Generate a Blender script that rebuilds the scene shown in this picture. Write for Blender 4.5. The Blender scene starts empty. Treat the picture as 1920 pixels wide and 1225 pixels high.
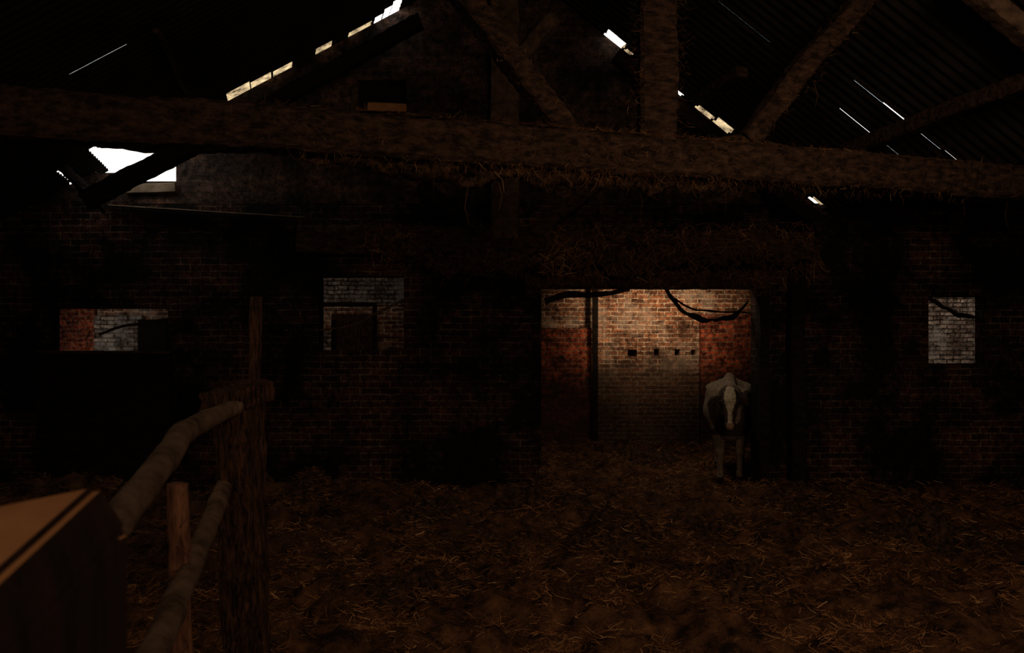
import bpy, bmesh, math, random
from mathutils import Vector, noise, Matrix
random.seed(7)
scene=bpy.context.scene
COL=scene.collection
F=1500.0; CH=1.75; HY=640.0
def P(px,py,d): return Vector(((px-960)/F*d, d, CH+(HY-py)/F*d))
def T(px,py):
    t=(px-960)/F; d=37.44/(7.04-2*t); return P(px,py,d)
def ridge_x(y): return -.09+.286*(9-y)
def roofz(x,y):
    r=ridge_x(y)
    return 6.13-(.8*(x-r) if x>r else .53*(r-x))
def RR(px,py,off=0):
    t=(px-960)/F; s=(HY-py)/F; return P(px,py,6.367/(s+.8*t+.2288)-off)
def RL(px,py,off=0):
    t=(px-960)/F; s=(HY-py)/F; return P(px,py,3.0637/(s-.53*t-.1516)-off)
COWX,COWY=2.62,9.75
def fz(x,y):
    z=.10*noise.noise((x*.7,y*.7,0))+.14*noise.noise((x*1.9,y*1.9,3))+.12*noise.noise((x*4.5,y*4.5,5))+.05*noise.noise((x*10,y*10,5))
    if 7.2<y<9.0: z+=.14*math.exp(-((y-8.7)/.45)**2)
    r2=(x-COWX-.2)**2+(y-COWY-.7)**2
    return z*(1-math.exp(-r2/1.0))

# ---------------- materials
def newmat(name):
    m=bpy.data.materials.new(name); m.use_nodes=True
    nt=m.node_tree; b=nt.nodes['Principled BSDF']; b.inputs['Roughness'].default_value=.9
    b.inputs['Specular IOR Level'].default_value=.15
    return m,nt,b
def ramp(nt,fac,stops):
    r=nt.nodes.new('ShaderNodeValToRGB'); cr=r.color_ramp
    while len(cr.elements)<len(stops): cr.elements.new(.5)
    for e,(p,c) in zip(cr.elements,stops): e.position=p; e.color=(*c,1)
    nt.links.new(fac,r.inputs[0]); return r.outputs[0]
def noisetex(nt,vec,scale,detail=5,rough=.6):
    n=nt.nodes.new('ShaderNodeTexNoise'); n.inputs['Scale'].default_value=scale
    n.inputs['Detail'].default_value=detail; n.inputs['Roughness'].default_value=rough
    nt.links.new(vec,n.inputs['Vector']); return n.outputs['Fac']
def mixc(nt,fac,a,b,mode='MIX'):
    m=nt.nodes.new('ShaderNodeMix'); m.data_type='RGBA'; m.blend_type=mode
    for sock,v in ((m.inputs[0],fac),(m.inputs[6],a),(m.inputs[7],b)):
        if isinstance(v,(int,float)): sock.default_value=v
        elif isinstance(v,tuple): sock.default_value=(*v,1)
        else: nt.links.new(v,sock)
    return m.outputs[2]
def bumpn(nt,b,h,strength,dist=.02):
    bm=nt.nodes.new('ShaderNodeBump'); bm.inputs['Strength'].default_value=strength; bm.inputs['Distance'].default_value=dist
    nt.links.new(h,bm.inputs['Height']); nt.links.new(bm.outputs[0],b.inputs['Normal'])
def brickmat(name,c1,c2,mortar,stain=(.01,.006,.004),stain_amt=(.4,.62),white=None,low_dark=None,msize=.009,sscale=2.2):
    m,nt,b=newmat(name)
    tc=nt.nodes.new('ShaderNodeTexCoord'); sp=nt.nodes.new('ShaderNodeSeparateXYZ'); nt.links.new(tc.outputs['Object'],sp.inputs[0])
    ad=nt.nodes.new('ShaderNodeMath'); nt.links.new(sp.outputs[0],ad.inputs[0]); nt.links.new(sp.outputs[1],ad.inputs[1])
    cb=nt.nodes.new('ShaderNodeCombineXYZ'); nt.links.new(ad.outputs[0],cb.inputs[0]); nt.links.new(sp.outputs[2],cb.inputs[1])
    nw=nt.nodes.new('ShaderNodeTexNoise'); nw.inputs['Scale'].default_value=6; nt.links.new(tc.outputs['Object'],nw.inputs['Vector'])
    vm=nt.nodes.new('ShaderNodeVectorMath'); vm.operation='MULTIPLY_ADD'; vm.inputs[1].default_value=(.035,.035,0)
    nt.links.new(nw.outputs['Color'],vm.inputs[0]); nt.links.new(cb.outputs[0],vm.inputs[2])
    bk=nt.nodes.new('ShaderNodeTexBrick'); nt.links.new(vm.outputs[0],bk.inputs['Vector'])
    bk.inputs['Scale'].default_value=1; bk.inputs['Brick Width'].default_value=.225; bk.inputs['Row Height'].default_value=.073
    bk.inputs['Mortar Size'].default_value=msize; bk.inputs['Mortar Smooth'].default_value=.3
    bk.inputs['Color1'].default_value=(*c1,1); bk.inputs['Color2'].default_value=(*c2,1); bk.inputs['Mortar'].default_value=(*mortar,1)
    n1=noisetex(nt,tc.outputs['Object'],sscale,8,.7)
    f=ramp(nt,n1,[(stain_amt[0],(0,0,0)),(stain_amt[1],(1,1,1))])
    c=mixc(nt,f,stain,bk.outputs['Color'])
    n3=noisetex(nt,tc.outputs['Object'],14,5,.8)
    f3=ramp(nt,n3,[(.38,(.10,.10,.10)),(.62,(1.6,1.6,1.6))])
    c=mixc(nt,1.0,c,f3,'MULTIPLY')
    if white:
        n2=noisetex(nt,tc.outputs['Object'],1.7,6,.75)
        f2=ramp(nt,n2,[(white[1],(0,0,0)),(white[1]+.12,(.5,.5,.5))])
        c=mixc(nt,f2,c,mixc(nt,.6,c,white[0]))
    if low_dark:   # lower courses darkened: dirt and downward light fall-off put into the colour
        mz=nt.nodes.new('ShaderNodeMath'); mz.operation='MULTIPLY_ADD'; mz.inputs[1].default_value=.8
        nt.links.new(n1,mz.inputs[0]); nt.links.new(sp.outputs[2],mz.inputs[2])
        mr=nt.nodes.new('ShaderNodeMapRange'); mr.inputs[1].default_value=low_dark[0]; mr.inputs[2].default_value=low_dark[1]
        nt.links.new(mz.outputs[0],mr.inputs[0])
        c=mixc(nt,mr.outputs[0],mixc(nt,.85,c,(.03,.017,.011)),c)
    nt.links.new(c,b.inputs['Base Color'])
    mt=nt.nodes.new('ShaderNodeMath'); mt.operation='MULTIPLY_ADD'; mt.inputs[1].default_value=-1; mt.inputs[2].default_value=1
    nt.links.new(bk.outputs['Fac'],mt.inputs[0])
    ma=nt.nodes.new('ShaderNodeMath'); ma.operation='ADD'; nt.links.new(mt.outputs[0],ma.inputs[0]); nt.links.new(n3,ma.inputs[1])
    bumpn(nt,b,ma.outputs[0],.8,.02)
    return m
def woodmat(name,c1,c2,scale=6,stretch=(1,1,1),bs=.6,lo=.35,hi=.68):
    m,nt,b=newmat(name)
    tc=nt.nodes.new('ShaderNodeTexCoord'); mp=nt.nodes.new('ShaderNodeMapping'); mp.inputs['Scale'].default_value=stretch
    nt.links.new(tc.outputs['Object'],mp.inputs[0])
    n=noisetex(nt,mp.outputs[0],scale,9,.7)
    nt.links.new(ramp(nt,n,[(lo,c1),(hi,c2)]),b.inputs['Base Color'])
    bumpn(nt,b,n,bs,.03); return m
def strawmat(name,k=1.0,lo=.22):
    m,nt,b=newmat(name)
    g=nt.nodes.new('ShaderNodeNewGeometry'); tc=nt.nodes.new('ShaderNodeTexCoord')
    c=ramp(nt,g.outputs['Random Per Island'],[(0,(.06*k,.027*k,.012*k)),(.5,(.26*k,.115*k,.045*k)),(.88,(.50*k,.24*k,.10*k)),(1,(.8*k,.52*k,.27*k))])
    n=noisetex(nt,tc.outputs['Object'],1.6,4,.65)
    c=mixc(nt,1.0,c,ramp(nt,n,[(.40,(lo,lo*.9,lo*.8)),(.60,(1.15,1.1,1.05))]),'MULTIPLY')
    nt.links.new(c,b.inputs['Base Color']); return m
M_wallA=brickmat('brick_dark',(.13,.045,.027),(.03,.016,.011),(.28,.185,.125),stain=(.007,.0045,.0035),stain_amt=(.46,.66),sscale=.9,msize=.006)
M_gable=brickmat('brick_gable',(.13,.065,.04),(.045,.028,.02),(.09,.06,.045),stain_amt=(.38,.62))
M_buff=brickmat('brick_buff',(.50,.19,.09),(.15,.065,.04),(.78,.58,.40),stain=(.08,.036,.022),stain_amt=(.34,.50),white=((.88,.70,.52),.49),low_dark=(1.60,2.2))
M_red=brickmat('brick_red',(.58,.11,.045),(.15,.035,.022),(.32,.16,.09),stain=(.04,.014,.01),stain_amt=(.32,.48),low_dark=(1.4,1.9),msize=.011)
M_white=brickmat('brick_whitewashed',(.56,.43,.35),(.22,.15,.12),(.06,.04,.03),stain=(.08,.05,.04),stain_amt=(.34,.54),white=((.85,.8,.74),.47),msize=.012)
M_beam=woodmat('beam_wood',(.014,.008,.005),(.120,.064,.039),9,(1,3,3),.8,lo=.40,hi=.72)
M_dark=woodmat('dark_wood',(.006,.004,.003),(.024,.014,.009),5,(1,3,3))
M_rail=woodmat('log_bark',(.045,.027,.018),(.17,.105,.068),10,lo=.36,hi=.66)
M_post=woodmat('post_wood',(.012,.006,.004),(.17,.075,.038),12,(6,6,.7),1,lo=.42,hi=.68)
M_stake=woodmat('reddish_stake',(.05,.02,.012),(.30,.13,.07),9,(4,4,1),.6)
M_near=woodmat('golden_timber_lit',(.30,.125,.05),(.50,.24,.10),3,(1,1,1),.1)  # gate post's lit top face, brightness put into the colour
M_nearside=woodmat('timber_side_shaded',(.008,.004,.003),(.03,.012,.008),6,(4,4,.6),.4)  # same post's shaded faces, darkness put into the colour
M_cream=woodmat('weathered_cream',(.10,.07,.045),(.30,.22,.14),4)
M_matt=woodmat('matted_straw',(.014,.008,.005),(.15,.078,.040),22,(1,1,1),1,.42,.68)
M_straw=strawmat('straw'); M_strawd=strawmat('straw_dusty',.6,.4)
M_floor=woodmat('trodden_bedding',(.014,.007,.004),(.19,.086,.038),5.5,(1,1,1),1,.40,.68)
def metal():
    m,nt,b=newmat('rusty_sheet'); tc=nt.nodes.new('ShaderNodeTexCoord')
    n=noisetex(nt,tc.outputs['Object'],3,7,.7)
    nt.links.new(ramp(nt,n,[(.3,(.008,.006,.005)),(.7,(.035,.028,.022))]),b.inputs['Base Color']); b.inputs['Roughness'].default_value=.7
    return m
M_roof=metal()
def plastic():
    m,nt,b=newmat('glow_sheet_translucent'); tc=nt.nodes.new('ShaderNodeTexCoord')  # translucent material added so roof-edge sheets glow like lit wood
    n=noisetex(nt,tc.outputs['Object'],7,7,.75)
    tr=nt.nodes.new('ShaderNodeBsdfTranslucent'); nt.links.new(ramp(nt,n,[(.38,(.05,.035,.02)),(.62,(.60,.46,.27))]),tr.inputs[0])
    nt.links.new(tr.outputs[0],nt.nodes['Material Output'].inputs[0]); return m
M_lite=plastic()

# ---------------- mesh helpers
def mkobj(name,verts,faces,mat,origin=None,smooth=False,parent=None):
    me=bpy.data.meshes.new(name)
    o0=Vector(origin) if origin is not None else Vector((0,0,0))
    me.from_pydata([tuple(Vector(v)-o0) for v in verts],[],faces); me.update()
    if mat: me.materials.append(mat)
    if smooth:
        for p in me.polygons: p.use_smooth=True
    o=bpy.data.objects.new(name,me); COL.objects.link(o); o.location=o0
    if parent:
        o.parent=parent; o.matrix_parent_inverse=parent.matrix_world.inverted(); 
    return o
def tag(o,label,cat,group=None):
    o['label']=label; o['category']=cat
    if group: o['group']=group
    return o
def struct(o): o['kind']='structure'; return o
def empty(name,loc):
    e=bpy.data.objects.new(name,None); e.empty_display_size=.2; e.location=loc; COL.objects.link(e)
    bpy.context.view_layer.update(); return e
def frame(d,up=Vector((0,0,1))):
    d=d.normalized()
    if abs(d.dot(up))>.95: up=Vector((0,1,0))
    r=d.cross(up).normalized(); u=r.cross(d).normalized(); return r,u
def beam(name,p0,p1,w,h,mat,jit=.01,n=None,ch=.10,parent=None,bow=0,nscale=3.0):
    p0=Vector(p0);p1=Vector(p1); L=(p1-p0).length; n=n or max(3,int(L/.04))
    r,u=frame(p1-p0); a=w/2;b=h/2;c=min(a,b)*ch*2
    sec=[]
    for (x0,y0,x1,y1) in ((-a+c,-b,a-c,-b),(a,-b+c,a,b-c),(a-c,b,-a+c,b),(-a,b-c,-a,-b+c)):
        sec+= [(x0,y0),((x0+x1)/2,(y0+y1)/2),(x1,y1)]
    V=[];Fc=[];k=len(sec)
    for i in range(n+1):
        t=i/n; c0=p0.lerp(p1,t)+u*(bow*math.sin(math.pi*t))
        for (x,y) in sec:
            q=c0+r*x+u*y
            nn=noise.noise_vector(c0*1.1)*jit*1.0+noise.noise_vector(q*nscale)*jit*.45+noise.noise_vector(q*nscale*7)*jit*.55
            V.append(q+nn)
    for i in range(n):
        for j in range(k):
            Fc.append((i*k+j,i*k+(j+1)%k,(i+1)*k+(j+1)%k,(i+1)*k+j))
    Fc.append(tuple(range(k-1,-1,-1))); Fc.append(tuple(n*k+j for j in range(k)))
    return mkobj(name,V,Fc,mat,origin=p0,parent=parent)
def log(name,pts,rad,mat,jit=.006,seg=16,parent=None,step=.05,nscale=8):
    pts=[Vector(p) for p in pts]
    R=[];C=[]
    for i in range(len(pts)-1):
        pA=pts[max(i-1,0)];pB=pts[i];pC=pts[i+1];pD=pts[min(i+2,len(pts)-1)]
        m=max(2,int((pC-pB).length/step))
        for s in range(m):
            t=s/m
            q=.5*((2*pB)+(pC-pA)*t+(2*pA-5*pB+4*pC-pD)*t*t+(-pA+3*pB-3*pC+pD)*t**3)
            C.append(q);R.append(rad[i]*(1-t)+rad[i+1]*t)
    C.append(pts[-1]);R.append(rad[-1])
    V=[];Fc=[];k=seg;n=len(C)-1
    rr,uu=frame(C[1]-C[0])
    for i,c in enumerate(C):
        d=(C[min(i+1,n)]-C[max(i-1,0)]).normalized()
        rr=(rr-d*rr.dot(d)).normalized(); uu=rr.cross(d)
        for j in range(k):
            a=2*math.pi*j/k
            q=c+(rr*math.cos(a)+uu*math.sin(a))*R[i]
            V.append(q+noise.noise_vector(q*nscale)*jit+noise.noise_vector(q*nscale*4)*jit*.4)
    for i in range(n):
        for j in range(k):
            Fc.append((i*k+j,i*k+(j+1)%k,(i+1)*k+(j+1)%k,(i+1)*k+j))
    Fc.append(tuple(range(k-1,-1,-1))); Fc.append(tuple(n*k+j for j in range(k)))
    return mkobj(name,V,Fc,mat,origin=pts[0],smooth=True,parent=parent)
def strands(name,gen,mat,parent=None,origin=None):
    V=[];Fc=[]
    for (p,d,L,w) in gen:
        d=d.normalized(); s=d.cross(Vector((random.uniform(-1,1),random.uniform(-1,1),random.uniform(-1,1)))).normalized()*w*.5
        bend=Vector((random.uniform(-1,1),random.uniform(-1,1),random.uniform(-.6,.6)))*L*.15
        b=len(V)
        m=p+d*L*.5+bend; e=p+d*L
        V+= [p-s,p+s,m-s,m+s,e-s*.6,e+s*.6]
        Fc+= [(b,b+1,b+3,b+2),(b+2,b+3,b+5,b+4)]
    o=mkobj(name,V,Fc,mat,origin=origin,parent=parent); o['kind']='stuff'; return o

# ---------------- walls with holes (grid in x,z)
def wall_grid(name,x0,x1,z0,z1,y,th,holes,mat,topf=None,dx=.5,dz=.6):
    xs={x0,x1}; zs={z0,z1}
    for h in holes: xs|={h[0],h[1]}; zs|={h[2],h[3]}
    xx=x0
    while xx<x1: xs.add(round(xx,4)); xx+=dx
    zz=z0
    while zz<z1: zs.add(round(zz,4)); zz+=dz
    xs=sorted(v for v in xs if x0<=v<=x1); zs=sorted(v for v in zs if z0<=v<=z1)
    nx=len(xs)-1; nz=len(zs)-1
    def top(x): return min(z1,topf(x)) if topf else z1
    solid={}
    for i in range(nx):
        for j in range(nz):
            cx=(xs[i]+xs[i+1])/2; cz=(zs[j]+zs[j+1])/2
            s=not any(h[0]<cx<h[1] and h[2]<cz<h[3] for h in holes)
            if max(top(xs[i]),top(xs[i+1]))<=zs[j]+1e-4: s=False
            solid[i,j]=s
    V=[];idx={}
    def v(i,j,k):
        key=(i,j,k)
        if key not in idx:
            idx[key]=len(V); z=min(zs[j],top(xs[i])) 
            V.append((xs[i],y+k*th,z))
        return idx[key]
    Fc=[]
    for (i,j),s in solid.items():
        if not s: continue
        Fc.append((v(i,j,0),v(i+1,j,0),v(i+1,j+1,0),v(i,j+1,0)))
        Fc.append((v(i,j,1),v(i,j+1,1),v(i+1,j+1,1),v(i+1,j,1)))
        if not solid.get((i-1,j),False): Fc.append((v(i,j,0),v(i,j+1,0),v(i,j+1,1),v(i,j,1)))
        if not solid.get((i+1,j),False): Fc.append((v(i+1,j,0),v(i+1,j,1),v(i+1,j+1,1),v(i+1,j+1,0)))
        if not solid.get((i,j-1),False): Fc.append((v(i,j,0),v(i,j,1),v(i+1,j,1),v(i+1,j,0)))
        if not solid.get((i,j+1),False): Fc.append((v(i,j+1,0),v(i+1,j+1,0),v(i+1,j+1,1),v(i,j+1,1)))
    return struct(mkobj(name,V,Fc,mat))
S9=9/F
def X9(px): return (px-960)*S9
def Z9(py): return CH+(HY-py)*S9
holesA=[(X9(1015),X9(1420),-.3,Z9(540)),
        (X9(88),X9(315),Z9(660),Z9(578)),
        (X9(597),X9(757),Z9(657),Z9(518)),
        (X9(1741),X9(1852),Z9(683),Z9(556)),
        (X9(232),X9(330),Z9(340),4.8),(X9(178),X9(232),Z9(324),4.8),
        (X9(672),X9(762),Z9(212),Z9(150))]
def topA(x):
    r=roofz(x,9.0)-.03
    return r if x<3.65 else 3.25
wall=wall_grid('wall_partition',-9,9,-.3,6.2,9.0,.25,holesA,M_wallA,topf=topA,dx=.3)
wall.data.materials.append(M_gable)
for p in wall.data.polygons:
    if p.center.z>3.25: p.material_index=1
def X13(px): return (px-960)*.009
def Z13(py): return CH+(HY-py)*.009
hol=[(X13(a),X13(b),Z13(c),Z13(d)) for a,b,c,d in ((1177,1194,669,656),(1226,1236,667,655),(1265,1275,667,655),(1296,1304,666,656),(1420,1432,668,655))]
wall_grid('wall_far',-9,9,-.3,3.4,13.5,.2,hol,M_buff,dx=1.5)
wall_grid('wall_far_outer',-9,9,-.3,3.4,13.7,.1,[],M_dark,dx=3)
def box(name,x0,x1,y0,y1,z0,z1,mat):
    V=[(x,y,z) for x in (x0,x1) for y in (y0,y1) for z in (z0,z1)]
    Fc=[(0,1,3,2),(4,6,7,5),(0,4,5,1),(2,3,7,6),(0,2,6,4),(1,5,7,3)]
    return mkobj(name,V,Fc,mat)
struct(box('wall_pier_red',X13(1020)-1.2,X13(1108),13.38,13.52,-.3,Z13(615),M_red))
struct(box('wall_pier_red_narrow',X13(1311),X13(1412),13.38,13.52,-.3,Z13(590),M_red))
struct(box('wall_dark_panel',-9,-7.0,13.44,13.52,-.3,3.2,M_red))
struct(box('wall_whitewashed_panel',-7.0,-6.2,13.40,13.52,-.3,Z13(592),M_white))
struct(box('wall_whitewashed_bay',6.6,8.9,13.40,13.52,-.3,3.2,M_white))
struct(box('wall_whitewashed_band',-3.6,-1.6,13.42,13.52,Z13(572),3.2,M_white))
struct(box('wall_whitewashed_corner',-3.6,-3.0,13.42,13.52,Z13(665),Z13(622),M_white))
struct(box('wall_back_room_end',-9.2,-9,9.0,13.8,-.3,3.4,M_wallA))
struct(box('wall_back_room_side',9,9.2,-3,13.8,-.3,3.4,M_wallA))
struct(box('wall_behind',-9,9.2,-3.25,-3,-.3,6.3,M_wallA))
def quadprism(name,pts,z0,z1,mat):
    n=len(pts); V=[(x,y,z0) for x,y in pts]+[(x,y,z1) for x,y in pts]
    Fc=[tuple(range(n-1,-1,-1)),tuple(range(n,2*n))]+[(i,(i+1)%n,n+(i+1)%n,n+i) for i in range(n)]
    return mkobj(name,V,Fc,mat)
def lx(y): return ridge_x(y)-6.15
struct(quadprism('wall_side',[(lx(9),9),(lx(-3),-3),(lx(-3)-.25,-3),(lx(9)-.25,9)],-.3,2.92,M_wallA))
# ---------------- roof
def roof_panel(name,side,holes):
    V=[];Fc=[]
    W=6.35 if side<0 else 3.62
    ys=set(); y=-3.0
    while y<9.31: ys.add(round(y,3)); y+=.02
    for h in holes: ys|={h[0],h[1]}
    ys=sorted(ys)
    ws={0.0,W,W*.25,W*.5,W*.75}
    for h in holes: ws|={h[2],h[3]}
    ws=sorted(w for w in ws if 0<=w<=W)
    nw=len(ws)
    for y in ys:
        for w in ws:
            x=ridge_x(y)+side*w
            V.append((x,y,roofz(x,y)+.012*math.sin(2*math.pi*y/.1)+.006*noise.noise((x,y*2,0))))
    for a in range(len(ys)-1):
        for b in range(nw-1):
            cy=(ys[a]+ys[a+1])/2; cw=(ws[b]+ws[b+1])/2
            if any(h[0]<cy<h[1] and h[2]<cw<h[3] for h in holes): continue
            i=a*nw+b; Fc.append((i,i+1,i+nw+1,i+nw))
    return struct(mkobj(name,V,Fc,M_roof,smooth=True))
def hw(px,y): return abs((px-960)/F*y-ridge_x(y))
HL=[]
# ragged torn edge of the large eave hole
wa,wb=hw(345,8.7),hw(182,8.7)
for i in range(12):
    w0=wa+(wb-wa)*i/12; w1=wa+(wb-wa)*(i+1)/12
    HL.append((round(8.33+.07*math.sin(i*2.1)+.04*math.sin(i*5.3),3),9.31,w0,w1))
HL+=[(8.92,9.31,hw(548,8.9),hw(512,8.9)),(8.86,9.31,hw(508,8.9),hw(470,8.9)),(8.80,9.31,hw(468,8.9),hw(425,8.9)),
    (8.92,9.31,hw(622,9),hw(592,9)),
    (8.74,9.31,hw(752,8.9),hw(734,8.9)),(8.80,9.31,hw(733,8.9),hw(720,8.9)),(8.88,9.31,hw(718,8.9),hw(704,8.9)),
    (8.95,9.31,hw(698,8.9),hw(655,8.9)),
    (8.45,9.31,4.85,4.875),(9.0,9.31,4.83,4.90)]
a=RL(130,140);b=RL(240,88); HL.append((a.y-.0003,a.y+.0004,abs(b.x-ridge_x(b.y)),abs(a.x-ridge_x(a.y))))
HR=[(8.88,9.31,hw(1142,8.9),hw(1158,8.9)),(8.91,9.31,hw(1158,8.9),hw(1176,8.9)),(8.96,9.31,hw(1180,8.9),hw(1192,8.9)),(8.97,9.31,hw(1265,9),hw(1280,9)),
    (8.95,9.31,hw(1315,8.9),hw(1345,8.9)),(8.89,9.31,hw(1349,8.9),hw(1378,8.9)),(8.95,9.31,hw(1520,9),hw(1562,9))]
def slit(p,q,wd):
    a=RR(*p);b=RR(*q); y=(a.y+b.y)/2
    w0=abs(a.x-ridge_x(a.y)); w1=abs(b.x-ridge_x(b.y)); HR.append((y-wd/2,y+wd/2,w0,w1))
slit((1600,150),(1655,191),.004); slit((1655,191),(1700,225),.014); slit((1725,250),(1765,278),.003); slit((1770,281),(1805,305),.0012)
slit((1575,205),(1632,252),.005); slit((1662,272),(1700,300),.004)
slit((1345,0),(1445,80),.0008)
roof_panel('ceiling_slope_west',-1,HL); roof_panel('ceiling_slope_east',1,HR)
def sheet(side,y0,y1,w0,w1,label):
    V=[];Fc=[];nn=14;mm=6
    for i in range(nn+1):
        for j in range(mm+1):
            w=w0+(w1-w0)*i/nn; y=y0+(y1-y0)*j/mm
            if j==0: y+=.06*noise.noise((w*14,0,side*3))
            x=ridge_x(y)+side*w; V.append((x,y,roofz(x,y)+.035+.01*math.sin(y*60)))
    for i in range(nn):
        for j in range(mm): a=i*(mm+1)+j; Fc.append((a,a+1,a+mm+2,a+mm+1))
    o=mkobj('glow_sheet',V,Fc,M_lite,origin=V[0],smooth=True); tag(o,label,'translucent sheet','added translucent sheets over the roof gaps')
lab='cream translucent sheet added over a roof-edge gap to glow like lit wood'
sheet(-1,8.7,9.6,hw(560,8.9),hw(415,8.9),lab)
sheet(-1,8.8,9.6,hw(630,9),hw(585,9),lab)
sheet(-1,8.8,9.6,hw(698,9),hw(650,9),lab)
sheet(1,8.75,9.6,hw(1305,8.9),hw(1390,8.9),lab)
sheet(1,8.85,9.05,hw(1510,8.9),hw(1570,8.9),lab)
sheet(1,8.9,9.6,hw(1178,8.9),hw(1200,8.9),lab)
def ex(y): return ridge_x(y)+3.6
struct(quadprism('ceiling_lean_to',[(ex(-3),-3),(9.2,-3),(9.2,9.1),(ex(9.1),9.1)],3.25,3.3,M_dark))
struct(box('ceiling_back_room',-9.2,9.2,9.1,13.8,3.26,3.32,M_dark))

# ---------------- floor
def floor():
    V=[];Fc=[]
    st=.05
    xs=[-9+i*st for i in range(361)]; ys=[-3+i*st for i in range(332)]
    for y in ys:
        for x in xs: V.append((x,y,fz(x,y)))
    n=len(xs)
    for j in range(len(ys)-1):
        for i in range(n-1):
            a=j*n+i; Fc.append((a,a+1,a+n+1,a+n))
    return struct(mkobj('floor',V,Fc,M_floor,smooth=True))
floor()
def gen_floor():
    for i in range(110000):
        r=random.random()
        if r<.84: y=2.3+6.6*random.random()**1.15
        else: y=random.uniform(8.9,13.3)
        x=random.uniform(-.7,.7)*y
        if y>8.9 : x=random.uniform(.42,3.9) if y>9.3 else random.uniform(.42,2.65)
        if x<lx(y)+.2: continue
        cl=noise.noise((x*1.3,y*1.3,9))+.5*noise.noise((x*3.5,y*3.5,2))
        if cl<-.12 and random.random()<.6: continue
        h=fz(x,y)+random.uniform(0,.03)+max(0,cl)*.07
        a=random.uniform(0,2*math.pi)
        yield (Vector((x,y,h)),Vector((math.cos(a),math.sin(a),random.uniform(-.15,.6))),random.uniform(.025,.10),random.uniform(.0015,.004)*(1 if y<5 else 1.6))
o=strands('straw_bedding',gen_floor(),M_straw); tag(o,'loose golden brown straw bedding strewn over the barn floor','straw')
def clump(px,py,d,r,h):
    c=P(px,py,d); c.z=fz(c.x,c.y)
    V=[];Fc=[];nr=14;ns=36
    for i in range(nr+1):
        q=i/nr
        for j in range(ns):
            a=2*math.pi*j/ns; rr=r*q*(1+.35*noise.noise((math.cos(a)*1.5,math.sin(a)*1.5,px)))
            x=c.x+rr*math.cos(a); y=c.y+rr*math.sin(a)*.7
            V.append((x,y,fz(x,y)-.03+h*(math.cos(q*math.pi)*.5+.5)*(1+.7*noise.noise((x*5,y*5,1))+.5*noise.noise((x*13,y*13,1)))))
    for i in range(nr):
        for j in range(ns):
            Fc.append((i*ns+j,(i+1)*ns+j,(i+1)*ns+(j+1)%ns,i*ns+(j+1)%ns))
    e=mkobj('straw_heap',V,Fc,M_matt,origin=c,smooth=True)
    tag(e,'low trodden heap of soiled straw on the barn floor','straw heap','straw heaps on the floor')
    def g():
        for _ in range(1300):
            a=random.uniform(0,6.28); q=random.random()**.6; x=c.x+r*q*math.cos(a); y=c.y+r*q*.7*math.sin(a)
            z=fz(x,y)-.02+h*(math.cos(q*math.pi)*.5+.5)
            b=random.uniform(0,6.28)
            yield (Vector((x,y,z)),Vector((math.cos(b),math.sin(b),random.uniform(-.1,.5))),random.uniform(.03,.10),.004)
    bpy.context.view_layer.update()
    strands('loose_straw',g(),M_straw,parent=e,origin=c)
for a in ((1010,960,8.0,.6,.28),(780,960,7.9,.8,.16),(590,930,8.3,.45,.28),(1500,950,8.0,.55,.28),(160,930,8.1,.9,.15),(1200,850,11.6,.8,.25),(1150,1010,6.9,.7,.20),(1400,1080,5.6,.6,.17),(800,1090,5.6,.6,.17),(1750,1000,7.0,.8,.2),(1330,1000,7.3,.5,.18),(900,1010,6.8,.5,.17)): clump(*a)

# ---------------- main truss
tr=empty('roof_truss',T(1230,265))
tag(tr,'old rough timber roof truss with sagging straw-covered tie beam','roof truss')
def Tx(x,z): return Vector((x,4.5+(x+2.88)*2/7.04,z))
beam('tie_beam',Tx(-4.1,3.035),Tx(6.6,3.02),.24,.27,M_beam,jit=.028,parent=tr)
beam('king_post',T(1230,268),Tx(T(1230,0).x,5.85),.255,.22,M_beam,jit=.02,parent=tr)
beam('strut',T(1072,262),T(760,-130),.17,.15,M_beam,jit=.026,parent=tr,bow=.03)
beam('strut',T(1400,268),T(1632,-18),.16,.15,M_beam,jit=.026,parent=tr,bow=.02)
log('matted_straw',[T(560,288),T(700,308),T(820,330),T(930,334),T(1080,334),T(1230,341),T(1370,346),T(1520,352)],[.02,.04,.07,.04,.04,.045,.035,.02],M_matt,jit=.08,parent=tr,nscale=6,step=.03)
log('matted_straw',[T(1050,250),T(1085,256),T(1190,268),T(1270,270),T(1370,274),T(1450,282),T(1500,288)],[.05,.06,.02,.03,.07,.06,.02],M_matt,jit=.03,parent=tr,nscale=6)
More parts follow.
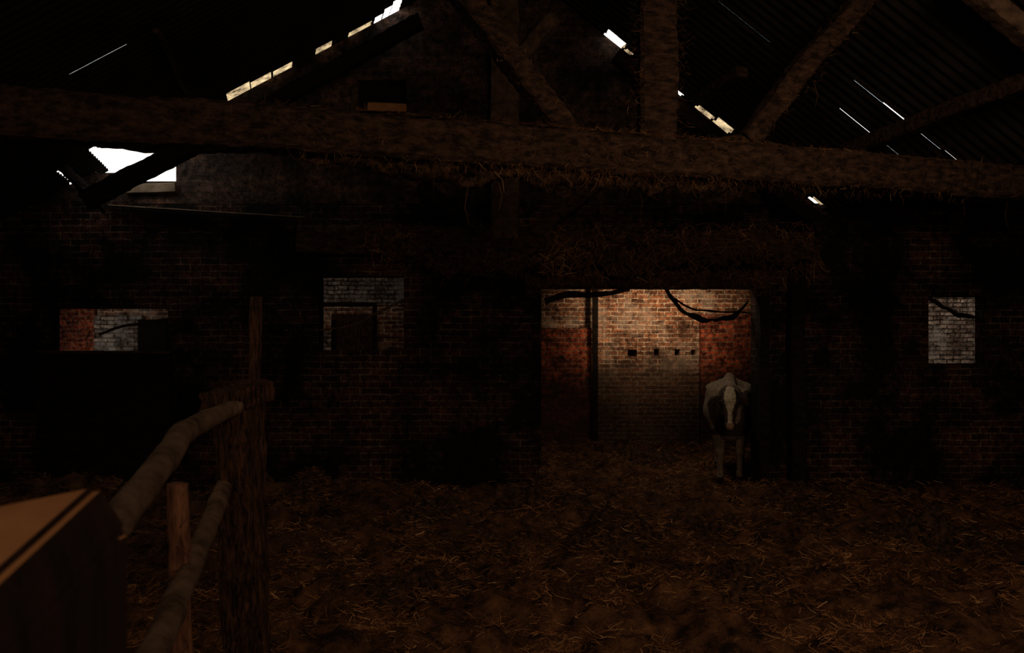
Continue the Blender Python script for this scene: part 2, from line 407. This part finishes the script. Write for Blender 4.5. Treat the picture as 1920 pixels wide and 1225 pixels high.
def g():
    for _ in range(3000):
        px=random.triangular(420,1900,1150)
        r=random.random()
        if r<.28: py=278+(px-320)*.0625+random.uniform(-6,14); L=random.expovariate(28)+.02; d=Vector((random.uniform(-.9,.9),random.uniform(-.5,.3),-1))
        elif r<.75: py=random.uniform(0,1)*70+ (205+px*.06); L=random.uniform(.015,.06); d=Vector((random.uniform(-1,1),-.2,random.uniform(-1,1)))
        else: py=196+(px-420)*.083; py=min(py,330); L=random.uniform(.02,.07); d=Vector((random.uniform(-1,1),random.uniform(-.5,.5),random.uniform(-.1,.6)))
        p=T(px,py); p.y-=.13; yield (p,d,min(L,.24),.002)
    for (a,b) in (((1072,262),(880,0)),((1400,268),(1620,0)),((1200,260),(1200,0)),((1260,260),(1262,0))):
        for _ in range(300):
            t=random.random(); p=T(a[0]+(b[0]-a[0])*t,a[1]+(b[1]-a[1])*t); p.y-=.07; p+=Vector((random.uniform(-.09,.09),0,random.uniform(-.09,.09)))
            yield(p,Vector((random.uniform(-1,1),-.3,random.uniform(-1,.3))),random.uniform(.02,.08),.002)
    for (px,py,L) in ((1515,170,.16),(880,355,.25),(1100,360,.24),(1195,370,.15),(935,350,.18),(1870,385,.2),(1790,380,.14)):
        p=T(px,py);p.y-=.13; yield(p,Vector((.03,0,-1)),L,.003)
strands('hanging_straw',g(),M_strawd,parent=tr)

t2=empty('roof_truss',P(950,460,8.7))
tag(t2,'dusty timber roof truss standing against the brick gable','roof truss')
beam('tie_beam',P(560,452,8.72),P(1520,464,8.72),.22,.30,M_beam,jit=.035,parent=t2)
beam('king_post',P(948,450,8.7),P(945,-60,8.7),.30,.2,M_rail,jit=.018,parent=t2)
beam('strut',P(975,110,8.6),P(1040,38,8.6),.2,.15,M_rail,jit=.02,parent=t2)
beam('strut',P(1000,440,8.65),P(1120,345,8.65),.18,.14,M_beam,jit=.02,parent=t2)
beam('strut',P(900,440,8.65),P(790,345,8.65),.18,.14,M_dark,jit=.02,parent=t2)
beam('rafter',P(400,258,8.35),P(790,40,8.5),.16,.15,M_dark,jit=.035,parent=t2)
beam('rafter',P(1155,105,8.6),P(1540,422,8.6),.14,.15,M_dark,jit=.03,parent=t2)
log('matted_straw',[P(700,468,8.62),P(820,482,8.62),P(930,494,8.62),P(1060,485,8.62),P(1250,487,8.62),P(1500,484,8.62)],[.05,.12,.14,.11,.10,.05],M_matt,jit=.15,parent=t2,nscale=5,step=.03)
def g():
    for _ in range(4000):
        px=random.uniform(690,1530); p=P(px,random.uniform(420,525),8.6); p.y-=.16
        yield(p,Vector((random.uniform(-1,1),-.3,random.uniform(-1.5,.3))),random.uniform(.03,.14),.003)
strands('hanging_straw',g(),M_straw,parent=t2)

def tim(name,p0,p1,w,h,mat,label,cat,jit=.02,**k):
    o=beam(name,p0,p1,w,h,mat,jit=jit,**k); tag(o,label,cat); return o
tim('purlin',RR(1585,284,.12),RR(1960,138,.12),.13,.13,M_beam,'straw-draped rough purlin under the dark roof sheets','purlin')
tim('purlin',RR(1308,188,.12),RR(1392,134,.12),.14,.10,M_beam,'short rough purlin under the roof slope','purlin')
tim('purlin',RL(292,58,.1),RL(362,196,.1),.04,.04,M_beam,'thin weathered purlin under rusty roof sheets','purlin')
tim('rafter',P(1790,-45,5.45),P(1990,118,5.45),.15,.12,M_rail,'pale weathered rafter hung with straw','rafter')
tim('rafter',P(60,258,8.2),P(200,395,8.8),.08,.09,M_dark,'rough dark rafter foot beneath the eave','rafter')
tim('rafter',P(160,376,7.95),P(400,254,8.15),.15,.18,M_dark,'dark rafter crossing the broken roof edge','rafter')
tim('plank',P(236,354,8.97),P(330,352,8.97),.04,.10,M_cream,'cream plank set in the broken brick corner','board',jit=.005)
tim('plank',P(690,200,8.95),P(762,203,8.95),.05,.09,M_near,'amber wooden plank set in a gable opening','plank',jit=.006)
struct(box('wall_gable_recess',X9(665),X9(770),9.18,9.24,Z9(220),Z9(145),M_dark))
tim('wall_plate_lit_edge',P(205,386,8.93),P(572,409,8.93),.12,.012,M_cream,'thin cream strip painting the lit edge of the timber wall plate','beam',jit=.003)  # pale strip paints in the light along the plate's edge
tim('upright',P(571,325,8.93),P(571,409,8.93),.02,.02,M_beam,'thin wooden upright standing on the wall plate','post',jit=.004)
tim('lintel',P(985,522,8.9),P(1440,528,8.9),.2,.2,M_beam,'rough straw-matted timber lintel over the doorway','lintel',jit=.03)
def g():
    for _ in range(2200):
        px=random.uniform(990,1440); p=P(px,random.uniform(505,548),8.78)
        yield(p,Vector((random.uniform(-1,1),-.3,random.uniform(-1.5,.2))),random.uniform(.03,.11),.003)
lt=bpy.data.objects['lintel']; bpy.context.view_layer.update()
strands('hanging_straw',g(),M_strawd,parent=lt)
tim('door_post',(X9(1490)-.02,8.88,-.08),(X9(1490)-.02,8.88,Z9(500)),.16,.16,M_dark,'dark upright timber post beside the doorway','post',jit=.012)
tim('door_post',(X9(1428),8.93,-.08),(X9(1428),8.93,Z9(540)),.10,.14,M_dark,'blackened timber jamb post at the doorway edge','post',jit=.012)
struct(box('door_1',X9(72),X9(322),8.95,9.02,-.1,Z9(664),M_dark))
tim('ledge',P(70,661,8.93),P(322,661,8.93),.1,.03,M_beam,'narrow wooden ledge on top of the half door','ledge',jit=.004)
tim('pole',(1.37,13.2,-.05),(1.37,13.2,3.2),.09,.09,M_dark,'slim dark upright pole before the lit brick wall','pole',jit=.008)
def br(pts,r,mat,lab,jit):
    o=log('branch',pts,r,mat,jit=jit); tag(o,lab,'branch')
br([P(1250,536,9.32),P(1268,572,9.35),P(1300,594,9.35),P(1345,602,9.35),P(1380,592,9.35),P(1402,566,9.35)],[.02,.022,.026,.028,.024,.016],M_dark,'dark bent branch hanging in the doorway head',.035)
br([P(1262,560,9.3),P(1300,580,9.3),P(1360,585,9.3),P(1420,588,9.3)],[.01,.012,.012,.01],M_dark,'thin dark twig hanging in the doorway head',.012)
br([P(1022,566,9.15),P(1060,553,9.1),P(1115,552,9.1),P(1180,543,9.1)],[.03,.04,.035,.02],M_dark,'dark drooping bough under the doorway lintel',.02)
br([P(186,628,9.2),P(230,612,9.2),P(275,606,9.2),P(316,599,9.2)],[.012,.015,.018,.02],M_beam,'pale crooked stick across the window opening',.006)
br([P(594,620,9.1),P(660,610,9.1),P(705,588,9.1),P(758,563,9.1)],[.012,.012,.014,.016],M_rail,'crooked stick slanting across the window opening',.006)
br([P(1740,560,9.1),P(1775,580,9.1),P(1800,592,9.1),P(1853,600,9.1)],[.02,.02,.025,.02],M_dark,'dark crooked stick across the small window',.03)
br([P(1848,590,9.1),P(1838,625,9.1),P(1834,655,9.1),P(1838,682,9.1)],[.015,.015,.012,.012],M_dark,'dark twig hanging down the window side',.01)
wf=empty('window_frame',P(650,657,9.14)); tag(wf,'broken dark timber frame in the brick window opening','window frame')
beam('head_rail',P(596,571,9.14),P(706,571,9.14),.06,.05,M_dark,jit=.004,parent=wf)
beam('stile',P(703,571,9.14),P(703,657,9.14),.05,.05,M_dark,jit=.004,parent=wf)
beam('stile',P(626,600,9.14),P(626,657,9.14),.05,.05,M_dark,jit=.004,parent=wf)
beam('glazing_bar',P(596,633,9.14),P(756,633,9.14),.025,.02,M_beam,jit=.003,parent=wf)
o=box('board',-6.2,-5.72,13.25,13.35,-.1,Z13(600),M_dark); tag(o,'dark boarding leaning against the whitewashed wall','board')
o=box('board',-2.98,-2.27,13.2,13.3,-.1,Z13(590),M_post); tag(o,'dark panel added for the shade inside the broken window','board')  # second dark panel painted in where the window inside is only dim

# ---------------- fence
fn=empty('fence',(-1.05,3.0,0)); tag(fn,'rustic split-rail fence of rough logs and ragged posts','fence')
def fb(px,d): return (px-960)/F*d
beam('post',(fb(446,3.0),3.0,-.06),(fb(444,3.0),3.0,CH-(750-HY)/F*3.0),.12,.13,M_post,jit=.035,parent=fn,nscale=7,ch=.3)
beam('cap',P(398,762,2.92),P(495,734,3.1),.15,.08,M_post,jit=.022,parent=fn,nscale=6)
beam('post',(fb(488,3.3),3.3,-.06),(fb(486,3.3),3.3,CH-(715-HY)/F*3.3),.06,.06,M_post,jit=.02,parent=fn,nscale=6)
beam('post',(fb(481,3.2),3.2,.9),P(480,556,3.2),.038,.045,M_post,jit=.012,parent=fn)
log('post',[(fb(338,2.15),2.15,-.06),P(338,1225,2.15),P(336,1050,2.15),P(334,908,2.15)],[.034,.030,.028,.027],M_stake,jit=.008,parent=fn,step=.03)
log('rail',[P(215,985,1.5),P(262,925,1.72),P(318,850,2.1),P(345,812,2.4),P(400,782,2.75),P(450,760,3.0)],[.030,.033,.035,.036,.033,.030],M_rail,jit=.006,parent=fn,step=.03,nscale=6)
log('rail',[P(225,1370,1.35),P(300,1195,1.7),P(350,1085,2.1),P(385,1000,2.5),P(415,925,2.9),P(435,880,3.15)],[.032,.032,.031,.031,.032,.03],M_rail,jit=.006,parent=fn,step=.03,nscale=6)
def g():
    for _ in range(150):
        px=random.uniform(400,492); py=random.uniform(750,1240); p=P(px,py,2.92)
        yield(p,Vector((random.uniform(-.3,.3),-.1,-1 if random.random()<.7 else 1)),random.uniform(.03,.14),random.uniform(.002,.005))
    for _ in range(100):
        p=P(random.uniform(400,495),random.uniform(715,750),3.0); yield(p,Vector((random.uniform(-1,1),random.uniform(-1,1),random.uniform(-.5,.3))),random.uniform(.02,.05),.002)
    for _ in range(30):
        p=P(random.uniform(316,358),random.uniform(905,1225),2.1); yield(p,Vector((random.uniform(-.4,.4),-.1,random.uniform(-1,1))),random.uniform(.02,.05),.002)
strands('splinters',g(),M_post,parent=fn)
def nearpost():
    A=P(186,908,.95);B=P(-120,970,.80);C=P(-120,1183,.60)
    A2=P(230,985,.97); off=A2-A; off.z=-.055; C2=C+Vector((.02,-.005,-.055)); A2=A+Vector((.030,.012,-.055))
    pts=[A,B,C,A2,C2]
    for p in (A2,B,C2): pts.append(Vector((p.x,p.y,0)))
    bm=bmesh.new()
    for p in pts: bm.verts.new(p)
    bmesh.ops.convex_hull(bm,input=bm.verts)
    bmesh.ops.delete(bm,geom=[v for v in bm.verts if not v.link_faces],context='VERTS')
    bmesh.ops.dissolve_limit(bm,angle_limit=.06,verts=bm.verts,edges=bm.edges)
    bmesh.ops.bevel(bm,geom=[e for e in bm.edges],offset=.007,segments=4,affect='EDGES')
    bmesh.ops.recalc_face_normals(bm,faces=bm.faces)
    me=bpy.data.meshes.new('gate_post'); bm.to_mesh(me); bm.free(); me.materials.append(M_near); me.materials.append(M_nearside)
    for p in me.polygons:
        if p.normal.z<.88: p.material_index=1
    o=bpy.data.objects.new('gate_post',me); COL.objects.link(o)
    tag(o,'thick squared reddish brown timber gate post with slanted top','post')
nearpost()

# ---------------- cow
def cow():
    bm=bmesh.new()
    def ell(c,r,rot=None):
        m=Matrix.Translation(Vector(c))
        if rot: m=m@rot
        m=m@Matrix.Diagonal((*r,1))
        bmesh.ops.create_icosphere(bm,subdivisions=4,radius=1,matrix=m)
    def cap(p0,r0,p1,r1,sx=1.0):
        p0=Vector(p0);p1=Vector(p1);n=max(3,int((p1-p0).length/(min(r0,r1)*.35)))
        for i in range(n+1):
            t=i/n; c=p0.lerp(p1,t); r=r0*(1-t)+r1*t
            bmesh.ops.create_icosphere(bm,subdivisions=3,radius=1,matrix=Matrix.Translation(c)@Matrix.Diagonal((r*sx,r,r,1)))
    ell((0,.98,.86),(.34,.68,.33)); ell((0,.36,.86),(.22,.28,.34))
    for s in (-1,1):
        ell((s*.19,.38,.90),(.09,.2,.28)); ell((s*.21,1.5,.93),(.12,.25,.27))
        cap((0,1.45,1.24),.045,(s*.27,1.44,1.12),.05)
    cap((0,.36,1.17),.07,(0,1.0,1.18),.065,1.3); cap((0,1.0,1.18),.065,(0,1.45,1.26),.055,1.3); cap((0,1.45,1.28),.05,(0,1.72,1.17),.05)
    ell((0,1.48,1.02),(.25,.30,.22))
    cap((0,.36,1.04),.19,(0,.12,1.08),.145,.85); cap((0,.12,1.08),.14,(0,-.06,1.08),.11,.9)
    cap((0,.22,.84),.12,(0,.05,.96),.08,.7)
    cap((0,-.06,1.11),.098,(0,-.13,1.02),.108,1.0); cap((0,-.13,1.02),.098,(0,-.25,.84),.060,1.0)
    ell((0,-.28,.78),(.074,.062,.055)); ell((0,-.10,.95),(.084,.09,.12))
    ell((0,-.05,1.18),(.06,.05,.04))
    for s in (-1,1):
        ell((s*.100,-.13,1.035),(.026,.038,.032))
        ell((s*.19,-.02,1.04),(.10,.022,.045),Matrix.Rotation(s*.75,4,'Y'))
        ell((s*.038,-.325,.78),(.018,.014,.016))
    for s,dy in ((-1,0.0),(1,.10)):
        cap((s*.14,.40+dy*.3,.78),.13,(s*.13,.36+dy*.6,.56),.08); cap((s*.13,.36+dy*.6,.56),.075,(s*.12,.32+dy,.40),.055)
        ell((s*.12,.31+dy,.39),(.058,.06,.066)); cap((s*.12,.32+dy,.38),.046,(s*.115,.33+dy,.14),.038)
        ell((s*.115,.325+dy,.12),(.047,.05,.046)); cap((s*.115,.32+dy,.10),.042,(s*.115,.29+dy,.045),.05)
    for s,dy in ((-1,.08),(1,-.08)):
        cap((s*.18,1.48,.92),.16,(s*.19,1.30+dy,.68),.10); cap((s*.19,1.32+dy,.68),.09,(s*.17,1.58+dy,.47),.055)
        ell((s*.17,1.60+dy,.46),(.045,.06,.06)); cap((s*.17,1.59+dy,.44),.04,(s*.165,1.54+dy,.14),.035)
        ell((s*.165,1.53+dy,.12),(.042,.045,.04)); cap((s*.165,1.52+dy,.10),.038,(s*.165,1.49+dy,.045),.046)
    cap((0,1.75,1.12),.03,(.02,1.82,.75),.022); cap((.02,1.82,.75),.022,(.03,1.82,.5),.04)
    me=bpy.data.meshes.new('tmp'); bm.to_mesh(me); bm.free()
    o=bpy.data.objects.new('tmp',me); COL.objects.link(o)
    r=o.modifiers.new('r','REMESH'); r.mode='VOXEL'; r.voxel_size=.012
    s=o.modifiers.new('s','SMOOTH'); s.factor=.6; s.iterations=8
    dg=bpy.context.evaluated_depsgraph_get(); ev=o.evaluated_get(dg)
    m2=bpy.data.meshes.new_from_object(ev); bpy.data.objects.remove(o)
    m2.name='cow'
    att=m2.color_attributes.new('coat','FLOAT_COLOR','POINT')
    W=(.78,.66,.48); G=(.30,.22,.16); L=(.34,.27,.20); D=(.075,.050,.037); PK=(.50,.29,.20); K=(.03,.02,.015)
    for i,v in enumerate(m2.vertices):
        x,y,z=v.co; c=G
        n=noise.noise((x*2.6+4,y*2.3,z*2.6))+.45*noise.noise((x*9,y*9,z*9))
        if (y<.03 and z>.68) or abs(x)>.13 and y<.06 and z>.92:
            hwd=.024+.042*max(0,min(1,(z-.92)/.14))+.008*noise.noise((z*30,x*20,0))
            if z>1.16: hwd=.05
            c=W if abs(x)<hwd and y<-.04 else D
            if z<.81 and y<-.2: c=PK if abs(x)<.04 else D
        elif y<.3 and z>.8: c=D if n>.02 and abs(x)>.03 else G
        else:
            if n>.12: c=D
            if z>1.10 : c=L if n<.12 else G  # back lightened in the coat colour, standing in for light from above
            if z<.60: c=G
            if z<.09: c=K
        att.data[i].color=(*c,1)
    for p in m2.polygons: p.use_smooth=True
    ob=bpy.data.objects.new('cow',m2); COL.objects.link(ob)
    m,nt,b=newmat('coat'); a=nt.nodes.new('ShaderNodeVertexColor'); a.layer_name='coat'
    tc=nt.nodes.new('ShaderNodeTexCoord'); n=noisetex(nt,tc.outputs['Object'],35,6,.8)
    nt.links.new(mixc(nt,1.0,a.outputs[0],ramp(nt,n,[(.34,(.35,.33,.31)),(.66,(1.25,1.25,1.25))]),'MULTIPLY'),b.inputs['Base Color'])
    bumpn(nt,b,n,.8,.03); b.inputs['Roughness'].default_value=.85
    m2.materials.append(m)
    ob.location=(COWX-.04,COWY-.28,.0); ob.rotation_euler=(0,0,math.radians(-15))
    tag(ob,'grey and dark patched cow with white blaze, facing the viewer','cow')
    bpy.context.view_layer.update()
    me,ent,eb=newmat('eye_black'); eb.inputs['Base Color'].default_value=(.01,.008,.006,1); eb.inputs['Roughness'].default_value=.15
    for s in (-1,1):
        bm=bmesh.new(); bmesh.ops.create_uvsphere(bm,u_segments=16,v_segments=10,radius=.021)
        mm=bpy.data.meshes.new('eye'); bm.to_mesh(mm); bm.free(); mm.materials.append(me)
        for p in mm.polygons: p.use_smooth=True
        e=bpy.data.objects.new('eye',mm); COL.objects.link(e); e.parent=ob; e.location=(s*.108,-.155,1.035)
cow()

# ---------------- lights / world
w=bpy.data.worlds.new('World'); scene.world=w; w.use_nodes=True
bg=w.node_tree.nodes['Background']; bg.inputs[0].default_value=(1,.97,.92,1); bg.inputs[1].default_value=2.0
def area(name,loc,target,size,energy,col):
    l=bpy.data.lights.new(name,'AREA'); l.size=size; l.energy=energy; l.color=col
    o=bpy.data.objects.new(name,l); COL.objects.link(o); o.location=loc
    o.rotation_euler=(Vector(target)-Vector(loc)).to_track_quat('-Z','Y').to_euler(); return o
def spot(name,loc,target,ang,energy,col,rad=.25):
    l=bpy.data.lights.new(name,'SPOT'); l.spot_size=math.radians(ang); l.spot_blend=1; l.energy=energy; l.color=col; l.shadow_soft_size=rad
    o=bpy.data.objects.new(name,l); COL.objects.link(o); o.location=loc
    o.rotation_euler=(Vector(target)-Vector(loc)).to_track_quat('-Z','Y').to_euler(); return o
area('rear_fill',(1.5,-2.4,2.7),(1.8,7,1.6),1.6,58,(1,.70,.46))  # added fill lamp behind the camera; the wall there has no entrance
area('overhead_fill',(2.4,2.6,4.0),(1.6,6.0,0),1.0,26,(1,.70,.46))  # added lamp above the frame for floor and beams, no roof opening
area('fence_fill',(-2.6,2.6,2.4),(-1.3,2.9,0),.4,3.5,(1,.68,.42))  # small lamp added to brighten the fence and straw, no side opening
spot('back_room_light',(2.2,10.6,3.1),(2.30,13.5,2.5),66,300,(1,.74,.48))  # unseen spot added under the ceiling to light the far wall
area('back_room_fill',(1.9,10.4,3.15),(2.6,10.4,0),.8,10,(1,.80,.58))
spot('side_patch_fill',(7.2,10.6,3.0),(7.6,13.5,1.9),60,75,(1,.85,.68))  # added spot for the wall patch seen through the right window
spot('west_patch_fill',(-6.5,10.9,3.0),(-6.75,13.5,1.95),32,20,(1,.85,.68))  # hidden spot added on the whitewashed patch behind the left window
spot('middle_patch_fill',(-2.6,10.8,3.0),(-2.6,13.5,2.3),56,9,(1,.85,.68))  # weak unseen spot added for the bricks behind the middle window

# ---------------- camera
cam=bpy.data.cameras.new('Camera'); co=bpy.data.objects.new('Camera',cam); COL.objects.link(co)
co.location=(0,0,CH); co.rotation_euler=(math.pi/2,0,0)
cam.lens=F/1920*36; cam.sensor_width=36; cam.sensor_fit='HORIZONTAL'; cam.shift_y=(HY-612.5)/1920
cam.dof.use_dof=True; cam.dof.focus_distance=9; cam.dof.aperture_fstop=5.6
cam.clip_start=.05
scene.camera=co
scene.view_settings.view_transform='Standard'
